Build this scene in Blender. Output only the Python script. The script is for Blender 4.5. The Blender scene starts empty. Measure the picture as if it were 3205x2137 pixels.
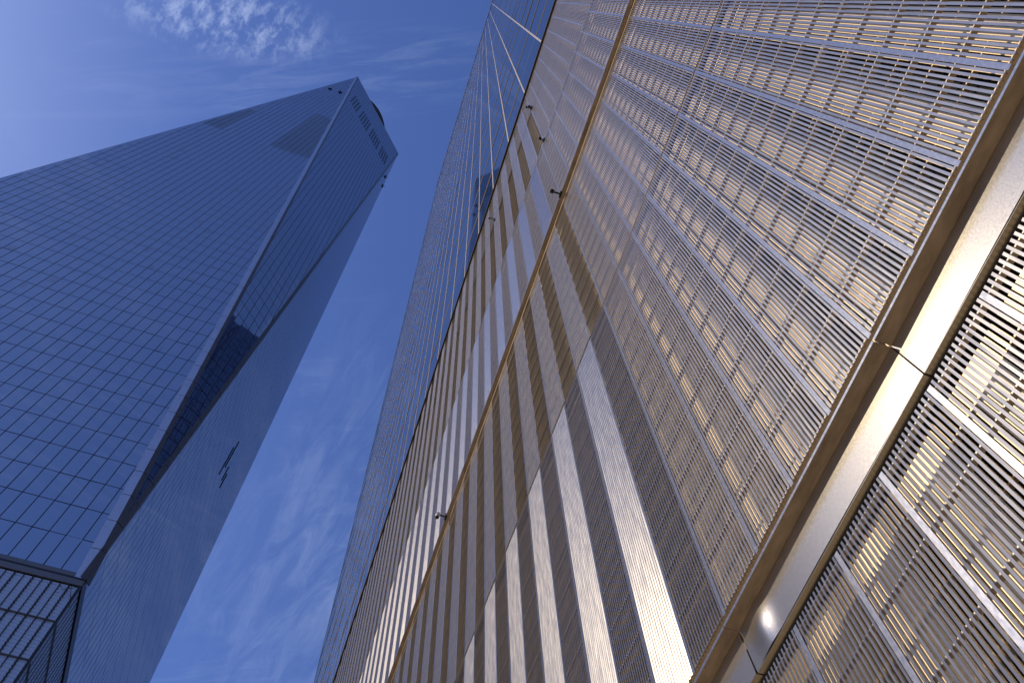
import bpy, math, random
from mathutils import Vector, Matrix
rnd = random.Random(7)
C = bpy.context.scene.collection
S = bpy.context.scene
UP = 1.6                                   # eye height of the photographer

# ------------------------------------------------------------------ camera
cd = bpy.data.cameras.new('camera'); cam = bpy.data.objects.new('camera', cd); C.objects.link(cam)
RIGHT = Vector((0.9483, -0.31587, -0.03095)); CUP = Vector((-0.28197, -0.88323, 0.3747)); FWD = Vector((0.14569, 0.3466, 0.92663))
M = Matrix((RIGHT, CUP, -FWD)).transposed().to_4x4(); M.translation = Vector((0, 0, UP)); cam.matrix_world = M
cd.sensor_width = 36; cd.lens = 29.90; cd.clip_start = 0.05; cd.clip_end = 6000
S.camera = cam
FPX = 2661.97

# ------------------------------------------------------------------ sky and sun
SUN = Vector((-1.0, 0.20, 0.78)).normalized()
EL = math.asin(SUN.z); AZ = math.atan2(SUN.x, SUN.y)
W = bpy.data.worlds.new('World'); S.world = W; W.use_nodes = True
nt = W.node_tree; N = nt.nodes; L = nt.links
for n in list(N): N.remove(n)
def nd(t, **k):
    n = N.new(t)
    for a, b in k.items(): setattr(n, a, b)
    return n
def math_(op, a, b=None, clamp=False):
    n = nd('ShaderNodeMath', operation=op, use_clamp=clamp)
    for i, v in enumerate((a, b)):
        if v is None: continue
        if isinstance(v, (int, float)): n.inputs[i].default_value = v
        else: L.new(v, n.inputs[i])
    return n.outputs[0]
out = nd('ShaderNodeOutputWorld'); bg = nd('ShaderNodeBackground'); L.new(bg.outputs[0], out.inputs[0])
bg.inputs['Strength'].default_value = 0.135
sky = nd('ShaderNodeTexSky', sky_type='NISHITA', sun_disc=False)
sky.sun_elevation = EL; sky.sun_rotation = AZ; sky.altitude = 0; sky.air_density = 1.0; sky.dust_density = 0.6; sky.ozone_density = 3.0
# thin high clouds: a sheet far above, so its pattern is laid out by direction / height
tc = nd('ShaderNodeTexCoord'); sep = nd('ShaderNodeSeparateXYZ'); L.new(tc.outputs['Generated'], sep.inputs[0])
zz = math_('MAXIMUM', sep.outputs[2], 0.08)
px = math_('DIVIDE', sep.outputs[0], zz); py = math_('DIVIDE', sep.outputs[1], zz)
pc = nd('ShaderNodeCombineXYZ'); L.new(px, pc.inputs[0]); L.new(py, pc.inputs[1])
def mapped(loc, rot, scale):
    m = nd('ShaderNodeMapping'); m.vector_type = 'TEXTURE'; m.inputs['Location'].default_value = loc; m.inputs['Rotation'].default_value = (0, 0, rot); m.inputs['Scale'].default_value = [1 / v for v in scale]
    L.new(pc.outputs[0], m.inputs[0]); return m.outputs[0]
def noise(vec, sc, det, rough, dist=0.0):
    n = nd('ShaderNodeTexNoise'); n.inputs['Scale'].default_value = sc; n.inputs['Detail'].default_value = det
    n.inputs['Roughness'].default_value = rough; n.inputs['Distortion'].default_value = dist; L.new(vec, n.inputs[0]); return n.outputs[0]
def ramp(v, lo, hi):
    m = nd('ShaderNodeMapRange'); m.interpolation_type = 'SMOOTHSTEP'; m.clamp = True
    m.inputs['From Min'].default_value = lo; m.inputs['From Max'].default_value = hi; L.new(v, m.inputs[0]); return m.outputs[0]
def blob(x, y, rot, rx, ry):
    # 1 at (x, y), fading to 0 at the edge of a turned ellipse
    m = nd('ShaderNodeVectorMath', operation='SUBTRACT'); L.new(pc.outputs[0], m.inputs[0]); m.inputs[1].default_value = (x, y, 0)
    r = nd('ShaderNodeMapping'); r.vector_type = 'TEXTURE'; r.inputs['Rotation'].default_value = (0, 0, rot); r.inputs['Scale'].default_value = (rx, ry, 1)
    L.new(m.outputs[0], r.inputs[0]); l = nd('ShaderNodeVectorMath', operation='LENGTH'); L.new(r.outputs[0], l.inputs[0])
    return ramp(math_('SUBTRACT', 1.0, l.outputs['Value']), 0.0, 0.7)
# a dappled mackerel patch overhead to the left
patch = math_('MULTIPLY', blob(-0.262, 0.110, -0.13, 0.15, 0.050), ramp(noise(mapped((0, 0, 0), 0.3, (1, .62, 1)), 66, 8, .66, .15), .42, .68))
# broad wisps drawn out along the wind
wisp_n = noise(mapped((.3, .1, 0), -0.35, (1.0, 5.5, 1)), 5.0, 8, .62, 1.2)
wisps = math_('MULTIPLY', ramp(wisp_n, .48, .85), .10)
wisps = math_('MULTIPLY', wisps, ramp(noise(mapped((.2, .9, 0), 0, (1, 1, 1)), 2.2, 2, .5), .42, .62))
tail = math_('MULTIPLY', blob(-0.13, 0.13, -0.42, 0.26, 0.065), ramp(noise(mapped((.7, .2, 0), -0.42, (1, 7, 1)), 11, 7, .62, .9), .40, .72))
fib = noise(mapped((.1, .5, 0), 1.80, (1.0, 3.6, 1)), 8.0, 12, .66, .7)
streak = math_('MULTIPLY', blob(0.01, 0.62, 1.4, 0.30, 0.14), ramp(fib, .36, .80))
streak2 = math_('MULTIPLY', blob(-0.01, 0.90, 1.3, 0.34, 0.20), ramp(fib, .34, .80))
cl = math_('ADD', math_('MULTIPLY', patch, .46), wisps)
cl = math_('ADD', cl, math_('MULTIPLY', tail, .09))
cl = math_('ADD', cl, math_('MULTIPLY', streak, .10))
cl = math_('ADD', cl, math_('MULTIPLY', streak2, .12))
north = math_('MULTIPLY', blob(0.40, 0.95, .6, .75, .55), math_('ADD', .25, math_('MULTIPLY', ramp(fib, .35, .75), .75)))  # cloud out of view, added to brighten the skyscraper's right-face reflection
cl = math_('ADD', cl, math_('MULTIPLY', north, .09))
east = math_('MULTIPLY', blob(-0.80, -0.55, .3, .75, .5), math_('ADD', .4, math_('MULTIPLY', ramp(wisp_n, .35, .75), .6)))  # haze out of view, added to lighten the skyscraper's left-face reflection
cl = math_('ADD', cl, math_('MULTIPLY', east, .07))
# a veil of bright cirrus towards the sun
veil = math_('MULTIPLY', blob(-0.95, 0.30, 0.2, 0.72, 0.75), math_('ADD', .42, math_('MULTIPLY', noise(mapped((0, 0, 0), .9, (1, 2.2, 1)), 3.2, 6, .55, .5), .5)))
cl = math_('ADD', cl, math_('MULTIPLY', veil, .50), True)
hs = nd('ShaderNodeMix', data_type='RGBA', blend_type='MULTIPLY'); hs.inputs[0].default_value = 1.0
L.new(sky.outputs[0], hs.inputs[6]); hs.inputs[7].default_value = (.60, .695, 1.07, 1)
mx = nd('ShaderNodeMix', data_type='RGBA'); L.new(cl, mx.inputs[0]); L.new(hs.outputs[2], mx.inputs[6]); mx.inputs[7].default_value = (3.8, 4.6, 6.7, 1)
L.new(mx.outputs[2], bg.inputs[0])
sd = bpy.data.lights.new('sun', 'SUN'); sd.energy = 2.9; sd.angle = math.radians(.53); sd.color = (1.0, .83, .60)
so = bpy.data.objects.new('sun', sd); C.objects.link(so); so.rotation_euler = SUN.to_track_quat('Z', 'Y').to_euler(); so.location = SUN * 900
S.view_settings.view_transform = 'Standard'; S.view_settings.look = 'None'; S.view_settings.exposure = 0.12; S.view_settings.gamma = 1
S.cycles.max_bounces = 8; S.cycles.glossy_bounces = 6; S.cycles.diffuse_bounces = 4; S.cycles.sample_clamp_indirect = 6.0; S.cycles.caustics_reflective = True
S.cycles.blur_glossy = 0.3

# ------------------------------------------------------------------ materials
def mat(name, col, rough=.5, metal=0., ior=1.5, noise_amt=0., noise_scale=8., stretch=(1, 1, 1), bump=0., col2=None, rough_var=0., aniso=None):
    m = bpy.data.materials.new(name); m.use_nodes = True; t = m.node_tree; b = t.nodes['Principled BSDF']
    b.inputs['Base Color'].default_value = (*col, 1); b.inputs['Roughness'].default_value = rough; b.inputs['Metallic'].default_value = metal; b.inputs['IOR'].default_value = ior
    if noise_amt or bump or rough_var:
        c = t.nodes.new('ShaderNodeTexCoord'); g = t.nodes.new('ShaderNodeMapping'); g.inputs['Scale'].default_value = stretch; t.links.new(c.outputs['Object'], g.inputs[0])
        n = t.nodes.new('ShaderNodeTexNoise'); n.inputs['Scale'].default_value = noise_scale; n.inputs['Detail'].default_value = 6; n.inputs['Roughness'].default_value = .6; t.links.new(g.outputs[0], n.inputs[0])
        r = t.nodes.new('ShaderNodeMapRange'); r.inputs['From Min'].default_value = .3; r.inputs['From Max'].default_value = .7; t.links.new(n.outputs[0], r.inputs[0])
        if noise_amt:
            x = t.nodes.new('ShaderNodeMix'); x.data_type = 'RGBA'; t.links.new(r.outputs[0], x.inputs[0])
            x.inputs[6].default_value = (*[v * (1 - noise_amt) for v in col], 1); x.inputs[7].default_value = (*(col2 or [min(1, v * (1 + noise_amt)) for v in col]), 1)
            t.links.new(x.outputs[2], b.inputs['Base Color'])
        if rough_var:
            q = t.nodes.new('ShaderNodeMapRange'); q.inputs['From Min'].default_value = .3; q.inputs['From Max'].default_value = .7
            q.inputs['To Min'].default_value = rough - rough_var; q.inputs['To Max'].default_value = rough + rough_var; t.links.new(n.outputs[0], q.inputs[0]); t.links.new(q.outputs[0], b.inputs['Roughness'])
        if bump:
            u = t.nodes.new('ShaderNodeBump'); u.inputs['Strength'].default_value = bump; u.inputs['Distance'].default_value = .004; t.links.new(n.outputs[0], u.inputs['Height']); t.links.new(u.outputs[0], b.inputs['Normal'])
    return m
MWIRE = mat('brushed steel wire', (.55, .52, .47), .215, .83, noise_amt=.10, noise_scale=3.0, stretch=(12, 12, 1.2), rough_var=.03)
MBACK = mat('inner steel wire', (.90, .71, .43), .5, .42, noise_amt=.1, noise_scale=2.0)
MROD = mat('steel rod', (.70, .62, .50), .5, .35)
MSTRIP = mat('steel edge strip', (.54, .535, .525), .215, .90, noise_amt=.08, noise_scale=90., stretch=(1, 1, .35), rough_var=.025)
MLEDGE = mat('ledge steel', (.46, .435, .39), .22, .85, noise_amt=.07, noise_scale=110., rough_var=.014, bump=.006)
MSOFF = mat('ledge soffit steel', (.52, .40, .26), .5, .6, noise_amt=.3, noise_scale=5., stretch=(3, 1, 3))  # brown of warm bounce on shaded undersides, put into the steel's colour
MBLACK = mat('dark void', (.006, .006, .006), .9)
MGLASS = mat('curtain glass', (.012, .022, .05), .02, 0., 5.0)
MLIP = mat('bronze floor band', (.060, .042, .026), .65, 0.)
MLIP.node_tree.nodes['Principled BSDF'].inputs['Specular IOR Level'].default_value = .12
MMULL = mat('pale mullion', (.62, .56, .47), .45, .5)
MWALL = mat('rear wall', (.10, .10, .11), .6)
MT = mat('blue tower glass', (.018, .034, .13), .015, 0., 6.0)
MTG = mat('grey tower glass', (.036, .040, .046), .2, 0., 2.6)
MTL = mat('tower glass with painted interior light', (.11, .13, .20), .05, 0., 4.3)
MTM = mat('black joint', (.006, .007, .009), .5)
MTRIM = mat('tower edge steel', (.50, .55, .66), .42, .6, noise_amt=.06, noise_scale=.4)
MLOUV = mat('podium glass louvre', (.22, .27, .38), .14, 0., 3.4)
MLOUV2 = mat('pale glass louvre', (.33, .40, .54), .3, 0., 2.2)  # paler copy of the louvre glass; brighter reflection put into its colour
MSILL = mat('dark sill steel', (.15, .15, .165), .5, .4)
MFIN = mat('podium fin', (.015, .016, .018), .45)
MCAM = mat('camera housing', (.55, .50, .44), .4, .6); MCAMD = mat('camera black', (.01, .01, .01), .35)
MGROUND = mat('asphalt', (.055, .053, .05), .9, noise_amt=.25, noise_scale=3.)
MPAVE = mat('granite pavement', (.36, .31, .25), .8, noise_amt=.15, noise_scale=1.5)

# ------------------------------------------------------------------ helpers
class MB:
    def __init__(s): s.v = []; s.f = []
    def poly(s, pts):
        i = len(s.v); s.v += [tuple(p) for p in pts]; s.f.append(tuple(range(i, i + len(pts)))); return s
    def box(s, a, b):
        (x0, y0, z0), (x1, y1, z1) = a, b; i = len(s.v)
        s.v += [(x0,y0,z0),(x1,y0,z0),(x1,y1,z0),(x0,y1,z0),(x0,y0,z1),(x1,y0,z1),(x1,y1,z1),(x0,y1,z1)]
        s.f += [(i,i+3,i+2,i+1),(i+4,i+5,i+6,i+7),(i,i+1,i+5,i+4),(i+1,i+2,i+6,i+5),(i+2,i+3,i+7,i+6),(i+3,i,i+4,i+7)]; return s
    def bar(s, p, q, side, nrm, w, h):
        # box from p to q, width w along side, height h along nrm (from -h/4 below to h above)
        p, q, side, nrm = map(Vector, (p, q, side, nrm)); i = len(s.v)
        for e in (p, q):
            for a, b in ((-1, -.3), (1, -.3), (1, 1), (-1, 1)): s.v.append(tuple(e + side * (a * w / 2) + nrm * (b * h)))
        s.f += [(i,i+1,i+2,i+3),(i+7,i+6,i+5,i+4)] + [(i+k, i+4+k, i+4+(k+1)%4, i+(k+1)%4) for k in range(4)]; return s
    def prism(s, prof, y0, y1):
        # closed (x, z) outline run along y
        i = len(s.v); n = len(prof)
        s.v += [(x, y0, z) for x, z in prof] + [(x, y1, z) for x, z in prof]
        s.f += [(i+k, i+(k+1)%n, i+n+(k+1)%n, i+n+k) for k in range(n)] + [tuple(range(i+n-1, i-1, -1)), tuple(range(i+n, i+2*n))]; return s
    def vprism(s, prof, z0, z1):
        i = len(s.v); n = len(prof)
        s.v += [(x, y, z0) for x, y in prof] + [(x, y, z1) for x, y in prof]
        s.f += [(i+k, i+(k+1)%n, i+n+(k+1)%n, i+n+k) for k in range(n)] + [tuple(range(i+n-1, i-1, -1)), tuple(range(i+n, i+2*n))]; return s
    def tube(s, pts, r, n=12, cap=True):
        pts = [Vector(p) for p in pts]; i0 = len(s.v); rr = r if isinstance(r, (list, tuple)) else [r] * len(pts); ref = None
        for k, p in enumerate(pts):
            d = (pts[min(k+1, len(pts)-1)] - pts[max(k-1, 0)]).normalized()
            if ref is None: ref = d.orthogonal().normalized()
            ref = (ref - d * ref.dot(d)).normalized(); o = d.cross(ref)
            for j in range(n):
                a = 2 * math.pi * j / n; s.v.append(tuple(p + (ref * math.cos(a) + o * math.sin(a)) * rr[k]))
        for k in range(len(pts) - 1):
            for j in range(n): s.f.append((i0+k*n+j, i0+k*n+(j+1)%n, i0+(k+1)*n+(j+1)%n, i0+(k+1)*n+j))
        if cap: s.f += [tuple(range(i0+n-1, i0-1, -1)), tuple(range(i0+(len(pts)-1)*n, i0+len(pts)*n))]
        return s
    def add(s, o, d):
        i = len(s.v); s.v += [(x+d[0], y+d[1], z+d[2]) for x, y, z in o.v]; s.f += [tuple(k+i for k in f) for f in o.f]; return s
    def mesh(s, name, m):
        me = bpy.data.meshes.new(name); me.from_pydata(s.v, [], s.f); me.update(); me.materials.append(m); return me
    def build(s, name, m, parent=None, smooth=False, origin=(0, 0, 0)):
        # vertices are in world space; the parent chain holds plain translations only
        me = s.mesh(name, m); me.transform(Matrix.Translation(-Vector(origin)))
        if smooth:
            for p in me.polygons: p.use_smooth = True
        o = bpy.data.objects.new(name, me); C.objects.link(o)
        if parent: o.parent = parent
        else: o.location = origin
        return o
def tag(o, label=None, cat=None, group=None, kind=None):
    for k, v in (('label', label), ('category', cat), ('group', group), ('kind', kind)):
        if v: o[k] = v
    return o
def empty(name, loc, label, cat, group=None):
    o = bpy.data.objects.new(name, None); C.objects.link(o); o.location = loc; o.empty_display_size = .5
    return tag(o, label, cat, group)
def project(p):
    q = Vector(p) - Vector((0, 0, UP)); d = q.dot(FWD)
    if d < .1: return None
    return (1602.5 + FPX * q.dot(RIGHT) / d, 1068.5 - FPX * q.dot(CUP) / d)
def clip(poly, f):
    # keep the part of a 2-D polygon where f(p) >= 0 (f is linear)
    o = []
    for i, a in enumerate(poly):
        b = poly[(i + 1) % len(poly)]; fa, fb = f(a), f(b)
        if fa >= 0: o.append(a)
        if (fa >= 0) != (fb >= 0):
            t = fa / (fa - fb); o.append(tuple(a[k] + (b[k] - a[k]) * t for k in range(2)))
    return o
def area_in_view(pts):
    q = [project(p) for p in pts]
    if any(v is None for v in q): return 0
    for ax, lim, sg in ((0, 0, 1), (0, 3205, -1), (1, 0, 1), (1, 2137, -1)):
        q = clip(q, lambda p: sg * (p[ax] - lim))
        if len(q) < 3: return 0
    return abs(sum(q[i][0] * q[(i+1) % len(q)][1] - q[(i+1) % len(q)][0] * q[i][1] for i in range(len(q)))) / 2

# ------------------------------------------------------------------ ground
g = MB().box((-1500, -1500, -.3), (1500, 1500, 0)).build('ground', MGROUND); tag(g, kind='structure')
pv = MB().box((-1.6, -60, .004), (1.95, 42, .13)).build('pavement', MPAVE); tag(pv, kind='structure')
pl = MB().box((-140, -60, .004), (-13, 150, .13)).build('plaza', MPAVE); tag(pl, kind='structure')

# ------------------------------------------------------------------ the steel-screened building on the right
D = 1.953; CW = .381; PITCH = .0254; Y0 = -.0130 * D
YS = -.060 * D                             # the two top rows stand a little off the grid of the lower ones
KMIN, KMAX = -12, 106
YW = Y0 + CW * (KMAX + 1)                  # the far corner
YE = Y0 + CW * KMIN
tower = empty('office_tower', (D, YW / 2, 0), 'glass tower beside the viewer with a screen of upright steel wires over its lower floors', 'building')
TO = Vector(tower.location)
ROWS = [(.15 - UP, 1.428 * D, 0), (1.694 * D, 3.995 * D, 0), (4.020 * D, 6.33 * D, 0), (6.42 * D, 8.868 * D, 0), (8.885 * D, 11.39 * D, YS), (11.405 * D, 13.03 * D, YS)]
def wire_prof(kind, y, x0=0., fw=.0136, tilt=math.radians(27), dep=.0155):
    c, s = math.cos(tilt), math.sin(tilt)
    if kind == 0: pr = [(x0 + fw*s, y), (x0, y + fw*c), (x0 + dep, y + fw*c*.72)]           # face turned to -y
    elif kind == 1: pr = [(x0, y), (x0 + fw*s, y + fw*c), (x0 + dep, y + fw*c*.28)]         # face turned to +y
    else: pr = [(x0, y), (x0, y + fw*c), (x0 + dep, y + fw*c*.5)]
    return pr[::-1]
TILT = [(12, 5), (15, 12), (5, 27), (23, 2), (8, 27), (8, 10)]
FLAT = 6                                   # up to this bay the wires face straight out      # each row turns its wires a little differently
def panel(kind, h, row):
    m = MB()
    fw = .0124 if kind == 2 or row == 0 else .0142
    for i in range(14): m.vprism(wire_prof(kind, .0304 + i * PITCH, fw=fw, tilt=math.radians(TILT[row][kind] if kind < 2 else 0)), 0, h)
    m.nw = len(m.f)
    n = round(h / .366)
    for j in range(n + 1):
        z = .022 + j * (h - .044) / n; m.box((.0085 if kind == 2 else .0125, .0005, z - .0038), (.038, CW - .0005, z + .0038))
    return m
def strip(h): return MB().box((0, .0002, -.012), (.006, .0254, h - .004))
panels = []
for r, (z0, z1, ys) in enumerate(ROWS):
    for k in range(KMIN, KMAX + 1):
        y = Y0 + k * CW + ys; a = area_in_view([(D, y, z0+UP), (D, y+CW, z0+UP), (D, y+CW, z1+UP), (D, y, z1+UP)])
        panels.append((a, r, k, y, z0, z1))
panels.sort(key=lambda t: -t[0])
PM = {}; SM = {}
rest = MB(); rest_s = MB(); rods = []
for n, (a, r, k, y, z0, z1) in enumerate(panels):
    kind = (2 if r else 1) if k < FLAT else 0 if k % 2 else 1
    if n < 100:
        if (r, kind) not in PM:
            pm = panel(kind, z1 - z0, r); me = PM[r, kind] = pm.mesh('screen_panel', MWIRE); me.materials.append(MROD)
            for p in me.polygons[pm.nw:]: p.material_index = 1
        if r not in SM: SM[r] = strip(z1 - z0).mesh('edge_strip', MSTRIP)
        o = bpy.data.objects.new('screen_panel', PM[r, kind]); C.objects.link(o); o.parent = tower; o.location = Vector((D, y, z0 + UP)) - TO
        e = bpy.data.objects.new('edge_strip', SM[r]); C.objects.link(e); e.parent = o
    else:
        pm = panel(kind, z1 - z0, r); n0 = len(rest.f); rest.add(pm, (D, y, z0 + UP)); rods += range(n0 + pm.nw, len(rest.f)); rest_s.add(strip(z1 - z0), (D, y, z0 + UP))
ro = rest.build('screen_panels', MWIRE, tower, origin=TO); tag(ro, kind='stuff'); ro.data.materials.append(MROD)
for i in rods: ro.data.polygons[i].material_index = 1
rs = rest_s.build('edge_strips', MSTRIP, tower, origin=TO); tag(rs, kind='stuff')
# the second layer of wires, standing behind the first
b = MB(); XB = D + .135
for r, (z0, z1, ys) in enumerate(ROWS):
    for i in range(int((YW - YE) / PITCH)): b.vprism(wire_prof(2, YE + i * PITCH + ys + .008, XB, .0132), z0 + UP - .1, z1 + UP + .05)
    n = round((z1 - z0) / .366)
    for j in range(n + 1):
        z = z0 + UP + .13 + j * (z1 - z0 - .2) / n; b.box((XB + .014, YE, z - .0045), (XB + .04, YW, z + .0045))
tag(b.build('inner_screen', MBACK, tower, origin=TO))
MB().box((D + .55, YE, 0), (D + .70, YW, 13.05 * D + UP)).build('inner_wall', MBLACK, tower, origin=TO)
for zz0 in (4.0075, 8.877, 11.40): MB().box((D + .045, YE, (zz0 - .009) * D + UP), (D + .07, YW, (zz0 + .009) * D + UP)).build('seam_backing', MBLACK, tower, origin=TO)  # black strip added behind each seam so its gap reads dark
# deep ledge above the doors: soffit with a lip, and a fascia below it
zs = 1.6255 * D + UP; xl = .979 * D; xc = 1.0167 * D; zf = 1.4624 * (xc + .008) + UP
k = KMIN + 2
seg = 0
while k < KMAX:
    y0, y1 = Y0 + k * CW + .004, Y0 + (k + 4) * CW - .004
    t = rnd.uniform(-.004, .004); dx = rnd.uniform(-.002, .002); lean = -.008 + rnd.uniform(-.004, .004)
    le = MB().prism([(xl + dx, zs), (xc, zs), (xc + .05, zs), (xc + .05, zs + .012), (xl + dx, zs + .012)], y0, y1).build('ledge', MSOFF, tower, origin=TO)
    # fascia: a shallow pressed sheet, slightly bowed; lean and dent shaped to catch sun glare
    f = MB(); ny, nz = 60, 14; glint_dent = rnd.uniform(.012, .018) if seg % 2 else .0; ud = rnd.uniform(.84, .90); seg += 1
    for i in range(ny + 1):
        u = i / ny; y = y0 + (y1 - y0) * u
        for j in range(nz + 1):
            v = j / nz; bow = .0045 * math.sin(math.pi * u) + t * (u - .5) + glint_dent * math.exp(-((u - ud) * 1.5) ** 2 / .0045 - ((v - .45) * .27) ** 2 / .012)
            f.v.append((xc + .001 - lean * (1 - v) - bow, y, zf + (zs - zf - .001) * v))
    for i in range(ny):
        for j in range(nz): p = i * (nz + 1) + j; f.f.append((p, p + 1, p + nz + 2, p + nz + 1))
    f.box((xc - lean, y0, zf - .006), (xc + .12, y1, zf))
    f.box((xc + .026, y0, zf), (xc + .032, y0 + .004, zs - .002)); f.box((xc + .026, y1 - .004, zf), (xc + .032, y1, zs - .002))
    fo = f.build('fascia', MLEDGE, le, origin=TO)
    for p in fo.data.polygons[:ny * nz]: p.use_smooth = True
    l2 = MB().box((xl + dx - .004, y0, zs - .002), (xl + dx - .0005, y1, zs + .014)).build('lip', MSTRIP, le, origin=TO)
    k += 4
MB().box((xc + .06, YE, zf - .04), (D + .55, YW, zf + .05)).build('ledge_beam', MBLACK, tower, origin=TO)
# thin ledge half-way up
zt = 6.335 * D + UP; xt = .968 * D; k = KMIN + 2
while k < KMAX:
    y0, y1 = Y0 + k * CW + .002, Y0 + (k + 4) * CW - .002
    th = MB().prism([(xt, zt), (D - .004, zt), (D - .004, zt - .075), (D - .001, zt - .075), (D - .001, zt + .003), (D + .05, zt + .003), (D + .05, zt + .012), (xt, zt + .012)], y0, y1).build('thin_ledge', MSOFF, tower, origin=TO)
    MB().box((xt - .004, y0, zt - .004), (xt - .0005, y1, zt + .045)).build('lip', MSTRIP, th, origin=TO)
    k += 4
# frame that caps the screen, then the curtain wall above
zc = 13.05 * D + UP; XG = 1.0170 * D
MB().box((D - .05, YE, zc), (D + .55, YW, zc + .10)).build('cap_frame', MLIP, tower, origin=TO)
ZF = [zc + .10] + [(15.166 + 2.235 * n) * D + UP for n in range(37)] + [97.0 * D + UP]
YM = [Y0 + YS + CW * (2 + 4 * n) for n in range(-4, 28) if Y0 + YS + CW * (2 + 4 * n) < YW - .3] + [YW]
YM = [YE] + [y for y in YM if y > YE + .2]
MB().box((XG + .02, YE, zc + .1), (XG + 46, YW - .02, ZF[-1] - .05)).build('core', MWALL, tower, origin=TO)
MB().box((D + .70, YE, 0), (XG + 46, YW - .02, zc + .1)).build('podium_core', MWALL, tower, origin=TO)
panes = []
for i in range(len(ZF) - 1):
    for j in range(len(YM) - 1):
        z0, z1, y0, y1 = ZF[i], ZF[i+1], YM[j], YM[j+1]
        a, bb, cc = [rnd.gauss(0, .0022) for _ in range(3)]
        q = [(XG + a, y0, z0), (XG + bb, y0, z1), (XG + bb + cc - a, y1, z1), (XG + cc, y1, z0)]
        panes.append((area_in_view(q), q))
panes.sort(key=lambda t: -t[0]); pr = MB()
for n, (a, q) in enumerate(panes):
    if n < 100: MB().poly(q).build('window', MGLASS, tower, origin=TO)
    else: pr.poly(q)
tag(pr.build('windows', MGLASS, tower, origin=TO), kind='stuff')
m = MB()
for z in ZF[1:]: m.box((XG - .005, YE, z - .24), (XG + .02, YW, z + .18))
m.build('floor_lips', MLIP, tower, origin=TO)
m = MB()
for y in YM:
    for s in (-1, 1): m.box((XG - .016, y + s * .017 - .007, zc + .1), (XG + .02, y + s * .017 + .007, ZF[-1]))
m.build('mullions', MMULL, tower, origin=TO)
m = MB().box((XG - .06, YE, ZF[-1]), (XG + 46, YW, ZF[-1] + .5)); m.build('parapet', MWALL, tower, origin=TO)
m = MB(); e0 = Vector((XG, YW, 0)); ev = Vector((10, 20, 0)).normalized(); nn = Vector((-ev.y, ev.x, 0))
core2 = MB().vprism([(XG + .3, YW - .3), (XG + 46, YW - .3), (XG + 46, YW + 36), (XG + 18.3, YW + 36)], 0, ZF[-1] - .1); core2.build('end_core', MGLASS, tower, origin=TO)
for j in range(len(ZF)):
    z0, z1 = (0.2, ZF[0]) if j == 0 else (ZF[j-1], ZF[j])
    for i in range(26):
        a_, b_ = e0 + ev * (i * 1.55 + .02), e0 + ev * (i * 1.55 + 1.5); g_, h_ = rnd.gauss(0, .006), rnd.gauss(0, .006)
        m.poly([a_ + nn * g_ + Vector((0, 0, z0 + .15)), b_ + nn * h_ + Vector((0, 0, z0 + .15)), b_ - nn * g_ + Vector((0, 0, z1 - .15)), a_ - nn * h_ + Vector((0, 0, z1 - .15))])
m.build('side_glass', MGLASS, tower, origin=TO)

# ------------------------------------------------------------------ the tapering skyscraper on the left
def vz(x, y, z): return Vector((x, y, z + UP))
B = vz(-17.222, 51.646, 57.309); B2 = vz(-73.075, 50.714, 57.309); B3 = vz(-18.154, 107.499, 57.309); T1 = vz(-45.148, 51.18, 415.423); T2 = vz(-17.688, 79.573, 415.423)
CEN = Vector((-45.614, 79.107, 0)); TH = .016684568
UX = Vector((math.cos(TH), math.sin(TH), 0)); UY = Vector((-math.sin(TH), math.cos(TH), 0)); DG = (UX + UY).normalized()
sc = empty('skyscraper', CEN, 'tapering blue glass skyscraper with slanting edges on a square louvred base', 'building')
B4 = CEN * 2 - B; B4.z = B.z
T3 = CEN * 2 - T1; T3.z = T1.z; T4 = CEN * 2 - T2; T4.z = T1.z
FZ = [57.97 + UP + 4.062 * k for k in range(89)]
allp = []; joint = MB(); light_patches = MB()
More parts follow.
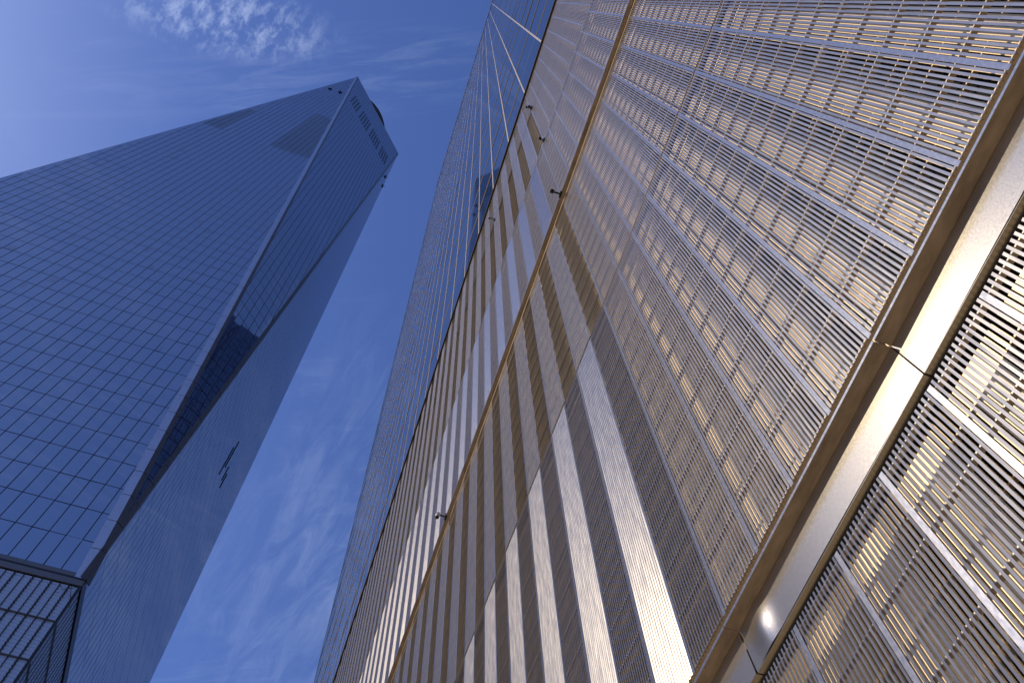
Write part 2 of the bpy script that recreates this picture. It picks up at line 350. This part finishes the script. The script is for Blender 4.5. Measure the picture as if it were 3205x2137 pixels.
def facet(tag_, tri, e, org, cols, inset, grey=None):
    n = (tri[1] - tri[0]).cross(tri[2] - tri[0]).normalized()
    if n.dot(Vector((tri[0] + tri[1] + tri[2])) / 3 - Vector((CEN.x, CEN.y, 150))) < 0: n = -n
    # in-plane direction that climbs one metre of height
    kv = n.cross(e); kv = kv / kv.z
    def P(u, z, h=0.): return org + e * u + kv * (z - org.z) + n * h
    def uz(p): d = p - org; z = p.z; return ((d - kv * (z - org.z)).dot(e), z)
    t2 = [uz(p) for p in tri]
    if sum(t2[i][0] * t2[(i+1) % 3][1] - t2[(i+1) % 3][0] * t2[i][1] for i in range(3)) < 0: t2 = t2[::-1]; ins = inset[::-1]
    ed = []
    for i in range(3):
        a, c = t2[i], t2[(i+1) % 3]; dx, dz = c[0] - a[0], c[1] - a[1]; l = math.hypot(dx, dz); off = inset[0] if abs(dz) > 1 else inset[1]
        ed.append(lambda p, a=a, dx=dx, dz=dz, l=l, off=off: (dx * (p[1] - a[1]) - dz * (p[0] - a[0])) / l - off)
    def inside(poly):
        for f in ed:
            poly = clip(poly, f)
            if len(poly) < 3: return None
        return poly
    for i in range(len(FZ) - 1):
        for j in range(len(cols) - 1):
            q = inside([(cols[j], FZ[i]), (cols[j+1], FZ[i]), (cols[j+1], FZ[i+1]), (cols[j], FZ[i+1])])
            if not q: continue
            sg = .0018 if tag_ != 'N' else .0007; a, c = rnd.gauss(0, sg), rnd.gauss(0, sg); cu = sum(p[0] for p in q) / len(q); cz = sum(p[1] for p in q) / len(q)
            pts = [P(u, z, a * (u - cu) + c * (z - cz)) for u, z in q]
            mt = MTG if grey and grey(cu, cz - UP) else MT
            allp.append((area_in_view(pts), pts, mt))
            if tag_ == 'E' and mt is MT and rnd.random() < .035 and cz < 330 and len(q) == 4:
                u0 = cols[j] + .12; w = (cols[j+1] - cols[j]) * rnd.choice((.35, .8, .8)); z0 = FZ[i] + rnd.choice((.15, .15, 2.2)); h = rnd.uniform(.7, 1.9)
                light_patches.poly([P(u0, z0, .012), P(u0 + w, z0, .012), P(u0 + w, z0 + h, .012), P(u0, z0 + h, .012)])  # pale patches put interior light into the colour of some panes
    lo, hi = min(p[0] for p in t2) - 1, max(p[0] for p in t2) + 1
    for z in FZ:
        q = inside([(lo, z - .03), (hi, z - .03), (hi, z + .03), (lo, z + .03)])
        if q:
            u0, u1 = min(p[0] for p in q), max(p[0] for p in q); joint.bar(P(u0, z), P(u1, z), kv.normalized(), n, .085 if tag_ != 'N' else .075, .010 if tag_ != 'N' else .003)
    for u in cols:
        q = inside([(u - .03, FZ[0]), (u + .03, FZ[0]), (u + .03, FZ[-1]), (u - .03, FZ[-1])])
        if q:
            z0, z1 = min(p[1] for p in q), max(p[1] for p in q); joint.bar(P(u, z0), P(u, z1), e, n, .085 if tag_ != 'N' else .075, .011 if tag_ != 'N' else .0035)
    return P, n, kv
colE = [-2.174 - 1.392 * 39 + 1.392 * k for k in range(0, 42)]
colN = [1.392 * k + .1 for k in range(0, 42)]
colD = [1.362 * k + .681 - 1.362 * 16 for k in range(0, 32)]
MID = (T1 + T2) / 2
grey = lambda u, z: (225.2 < z < 289.6 and (u > -23.8)) or (223.5 < z < 262 and u < -36.5) or (223.5 < z < 231.8 and u < -23.8 and u > -36.5 and False)
PE, nE, kE = facet('E', [B2, B, T1], UX, B, colE, (.85, .62), grey)
PN, nN, kN = facet('N', [B, B3, T2], UY, B, colN, (.35, .62))
PD, nD, kD = facet('D', [B, T2, T1], DG, MID, colD, (.55, .40))
allp.sort(key=lambda t: -t[0]); rg = {MT: MB(), MTG: MB()}
for n, (a, q, mt) in enumerate(allp):
    if n < 100: MB().poly(q).build('window', mt, sc, origin=CEN)
    else: rg[mt].poly(q)
tag(rg[MT].build('windows', MT, sc, origin=CEN), kind='stuff')
tag(rg[MTG].build('grey_windows', MTG, sc, origin=CEN), 'dull grey band of glazing', kind='stuff')
joint.build('window_joints', MTM, sc, origin=CEN)
tag(light_patches.build('window_light_patches', MTL, sc, origin=CEN), kind='stuff')
core = MB(); ins = .12
def shrink(p, s=.9965): c = Vector((CEN.x, CEN.y, p.z)); return c + (p - c) * s
bs = [shrink(p) for p in (B, B3, B4, B2)]; ts = [shrink(p) for p in (T2, T3, T4, T1)]
for i in range(4): core.poly([bs[i], bs[(i+1) % 4], ts[i]]); core.poly([bs[(i+1) % 4], ts[(i+1) % 4], ts[i]])
core.poly(ts); core.build('tower_core', MT, sc, origin=CEN)
def trim(p, q, side, nrm, w, h, name, m, lo=-.02):
    d = (q - p).normalized(); side = (side - d * side.dot(d)).normalized(); nrm = d.cross(side).normalized() if d.cross(side).dot(nrm) > 0 else -d.cross(side).normalized()
    t = MB(); i = 0; nseg = 88
    for k in range(nseg):
        a = p + (q - p) * (k / nseg); c = p + (q - p) * ((k + 1) / nseg - .00025)
        t.v += [tuple(v) for v in (a + nrm * h, a + side * w + nrm * h, c + side * w + nrm * h, c + nrm * h, a + nrm * lo, a + side * w + nrm * lo, c + side * w + nrm * lo, c + nrm * lo)]
        o = 8 * k; t.f += [(o, o+1, o+2, o+3), (o+1, o+5, o+6, o+2), (o, o+3, o+7, o+4), (o, o+4, o+5, o+1), (o+3, o+2, o+6, o+7)]
    return t.build(name, m, sc, origin=CEN)
trim(B, T1, -UX, nE, .85, .06, 'edge_trim', MTRIM)
trim(B, T1, DG, nD, .55, .06, 'edge_trim', MSILL)  # same edge steel; shade of its turned-away faces put into the colour
trim(B, T2, -DG, nD, .55, .06, 'edge_trim', MSILL)
trim(B, T2, UY, nN, .30, .02, 'edge_trim', MSILL)
trim(T1, T2, -kD, nD, .5, .05, 'parapet_trim', MTRIM)
# slots near the top of the narrow face, and small ones low on the right face
g2 = [-13.6 + 1.362 * i for i in (0, 1, 2, 3, 5, 6, 7, 8, 9, 11, 12, 13, 14, 15, 17, 18, 19, 20)]
for u in g2: MB().bar(PD(u, T1.z - 66.3), PD(u, T1.z - 42.4), DG, nD, .50, .08).build('vent', MTM, sc, origin=CEN)
for u, z in ((24.7, 119.4), (26.0, 119.4), (28.45, 119.4), (29.9, 119.4), (24.7, 115.2), (26.0, 123.5)): MB().bar(PN(u, z - 2 + UP), PN(u, z + 1.9 + UP), UY, nN, .30, .08).build('vent', MTM, sc, origin=CEN)
def arm(P, n, e, u, z):
    m = MB(); m.bar(P(u, z - 1.6 + UP, .05), P(u, z + 1.5 + UP, .05), e, n, .5, .22); m.bar(P(u - .75, z + UP, .1), P(u + .75, z + UP, .1), Vector((0, 0, 1)), n, .5, .2)
    m.tube([P(u, z + UP, .1), P(u, z + UP, .95)], .12, 8)
    m.build('wall_arm', MTM, sc, origin=CEN)
for u in (-30.1, -26.0): arm(PE, nE, UX, u, 351.0)
for u in (26.7, 30.7): arm(PN, nN, UY, u, 352.9)
# roof ring and mast
zr = 430 + UP; rr_ = 18.2; c3 = Vector((CEN.x, CEN.y, zr)); m = MB()
for q, rad in ((0, .45), (3.0, .3), (-3.0, .3)):
    m.tube([c3 + Vector((math.cos(a) * rr_, math.sin(a) * rr_, q)) for a in [2 * math.pi * i / 72 for i in range(73)]], rad, 6, False)
for i in range(72):
    a = 2 * math.pi * i / 72; v = Vector((math.cos(a), math.sin(a), 0)); m.tube([c3 + v * rr_ + Vector((0, 0, -3)), c3 + v * rr_ + Vector((0, 0, 3))], .25, 5)
for i in range(12):
    a = 2 * math.pi * i / 12; v = Vector((math.cos(a), math.sin(a), 0)); m.tube([c3 + v * rr_, c3 + v * 4], .3, 5); m.tube([c3 + v * rr_ * .98, Vector((CEN.x, CEN.y, 415)) + v * 12], .3, 5)
m.build('roof_ring', MTM, sc, origin=CEN)
MB().tube([(CEN.x, CEN.y, 414), (CEN.x, CEN.y, 470), (CEN.x, CEN.y, 525)], [2.2, 1.6, .3], 12).build('mast', MTRIM, sc, origin=CEN)
# base
zb = B.z
base = MB(); q = [shrink(p, .985) for p in (B, B3, B4, B2)]
for i in range(4): a, c = q[i], q[(i+1) % 4]; base.poly([(a.x, a.y, 0), (c.x, c.y, 0), (c.x, c.y, zb - .3), (a.x, a.y, zb - .3)])
base.poly([(p.x, p.y, zb - .3) for p in q]); base.build('base_wall', MFIN, sc, origin=CEN)
for e, nrm, L_ in ((-UX, -UY, 55.86), (UY, UX, 55.86)):
    east = nrm.y < -.5
    lv = MB(); lf = MB(); fin = MB(); jt = MB()
    def Q(u, z, h): return Vector((B.x, B.y, 0)) + e * u + nrm * h + Vector((0, 0, z))
    z = zb - .85; row = 0
    while z > 22:
        # one storey of tilted glass louvres, eleven high
        for kx in range(80):
            u0 = .10 + .693 * kx; u1 = u0 + .693
            if u1 > L_: break
            tl = rnd.gauss(0, .012)
            for i in range(11):
                za = z - .362 * (i + 1); zt_ = za + .374
                zt_ = za + .181; zm = za + .181
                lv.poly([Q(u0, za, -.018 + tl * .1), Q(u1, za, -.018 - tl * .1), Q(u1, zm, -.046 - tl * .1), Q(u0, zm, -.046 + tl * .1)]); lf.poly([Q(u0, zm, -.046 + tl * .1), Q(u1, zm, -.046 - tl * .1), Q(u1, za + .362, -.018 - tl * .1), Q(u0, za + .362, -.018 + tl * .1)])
        z -= 4.0
        jt.bar(Q(0, z + .06, 0), Q(L_, z + .06, 0), Vector((0, 0, 1)), nrm, .06, .05); jt.bar(Q(0, z - .06, 0), Q(L_, z - .06, 0), Vector((0, 0, 1)), nrm, .03, .04)
    for kx in range(81):
        u = .12 + .693 * kx
        if u > L_ - .1: break
        big = kx % 2 == 1
        fin.bar(Q(u, 0, 0), Q(u, zb - .75, 0), e, nrm, .05 if big else .04, (.10 if big else .06) if east else .03)
        if u < 26 and east:
            zz_ = zb - 1.0
            while zz_ > 34: fin.bar(Q(u - (.065 if big else .03), zz_, .05), Q(u + (.065 if big else .03), zz_, .05), Vector((0, 0, 1)), nrm, .15 if big else .07, .04); zz_ -= .362
    lv.build('louvres', MLOUV, sc, origin=CEN); lf.build('pale_louvres', MLOUV2, sc, origin=CEN); fin.build('fins', MFIN, sc, origin=CEN); jt.build('floor_joint', MSILL, sc, origin=CEN)
    MB().bar(Q(-.05, zb - .42, 0), Q(L_, zb - .42, 0), Vector((0, 0, 1)), nrm, .62, .12).build('base_rail', MSILL if east else MFIN, sc, origin=CEN)
    MB().bar(Q(-.12, zb + .02, -.05), Q(L_, zb + .02, -.05), Vector((0, 0, 1)), nrm, .30, .12).build('shadow_gap', MTM, sc, origin=CEN)
    MB().bar(Q(-.02, zb + .42, -.03), Q(L_, zb + .42, -.03), Vector((0, 0, 1)), nrm, .44, .07).build('sill_trim', MSILL if east else MFIN, sc, origin=CEN)
MB().box((B.x - .07, B.y - .07, 0), (B.x + .07, B.y + .07, zb - .75)).build('corner_post', MFIN, sc, origin=CEN)
# loose cables hanging from the corner of the base
for pts in ([(.15, 56.2), (1.0, 55.6), (1.5, 56.1)], [(.6, 56.2), (.1, 54.9), (-.25, 53.9)]):
    MB().tube([Vector((B.x, B.y, UP)) - UX * u - UY * .25 + Vector((0, 0, z)) for u, z in pts], .025, 6).build('cable', MTM, sc, origin=CEN)

# ------------------------------------------------------------------ small cameras on the screen
def camera_unit(label, x, y, z, reach, drop, length, radius, goose=False):
    base_ = Vector((x, y, z)); o = empty('security_camera', base_, label, 'camera', 'cameras along the steel screen')
    MB().box((x - .012, y - .05, z - .035), (x + .02, y + .05, z + .035)).build('mount', MCAMD, o, origin=base_)
    tip = base_ + Vector((-reach, 0, 0 if not goose else -.02))
    if goose: pts = [base_ + Vector((-.01, 0, 0)), base_ + Vector((-reach * .4, 0, .10)), base_ + Vector((-reach * .8, 0, .09)), tip]
    else: pts = [base_ + Vector((-.01, 0, 0)), tip]
    MB().tube(pts, .014, 8).build('arm', MCAMD, o, origin=base_)
    h0 = tip + Vector((0, 0, .03)); h1 = h0 + Vector((-.02, -.02, -length))
    h = MB().tube([h0 + Vector((0, 0, .01)), h0, h1], [radius * .6, radius, radius], 18); ho = h.build('housing', MCAM, o, True, origin=base_)
    MB().tube([h1 + (h0 - h1).normalized() * .004, h1 - (h0 - h1).normalized() * .003], radius * .88, 18).build('lens', MCAMD, ho, origin=base_)
    return o
camera_unit('small tubular camera on the thin ledge, the upper and nearer one of two such cameras', xt - .005, 1.165 * xt, zt + .03, .12, .1, .13, .036)
camera_unit('small tubular camera on the thin ledge, the lower and farther one of two such cameras', xt - .005, 4.258 * xt, zt + .03, .13, .1, .14, .036)
camera_unit('tiny dark camera on a bent arm below the glass, standing alone over the grey columns', D - .005, 2.64 * D, 11.40 * D + UP, .13, .1, .10, .03, True)
camera_unit('tiny dark camera on a bent arm nearest the glass wall, one of a close pair', D - .005, 1.09 * D, 11.38 * D + UP, .12, .1, .12, .03, True)
camera_unit('short black camera of the close pair, the one without a bent arm', D - .005, 1.075 * D, 11.42 * D + UP, .05, .1, .10, .035)
camera_unit('small black camera on the seam between two rows of wire panels above the thin ledge', D - .005, 1.10 * D, 8.86 * D + UP, .07, .1, .13, .035)
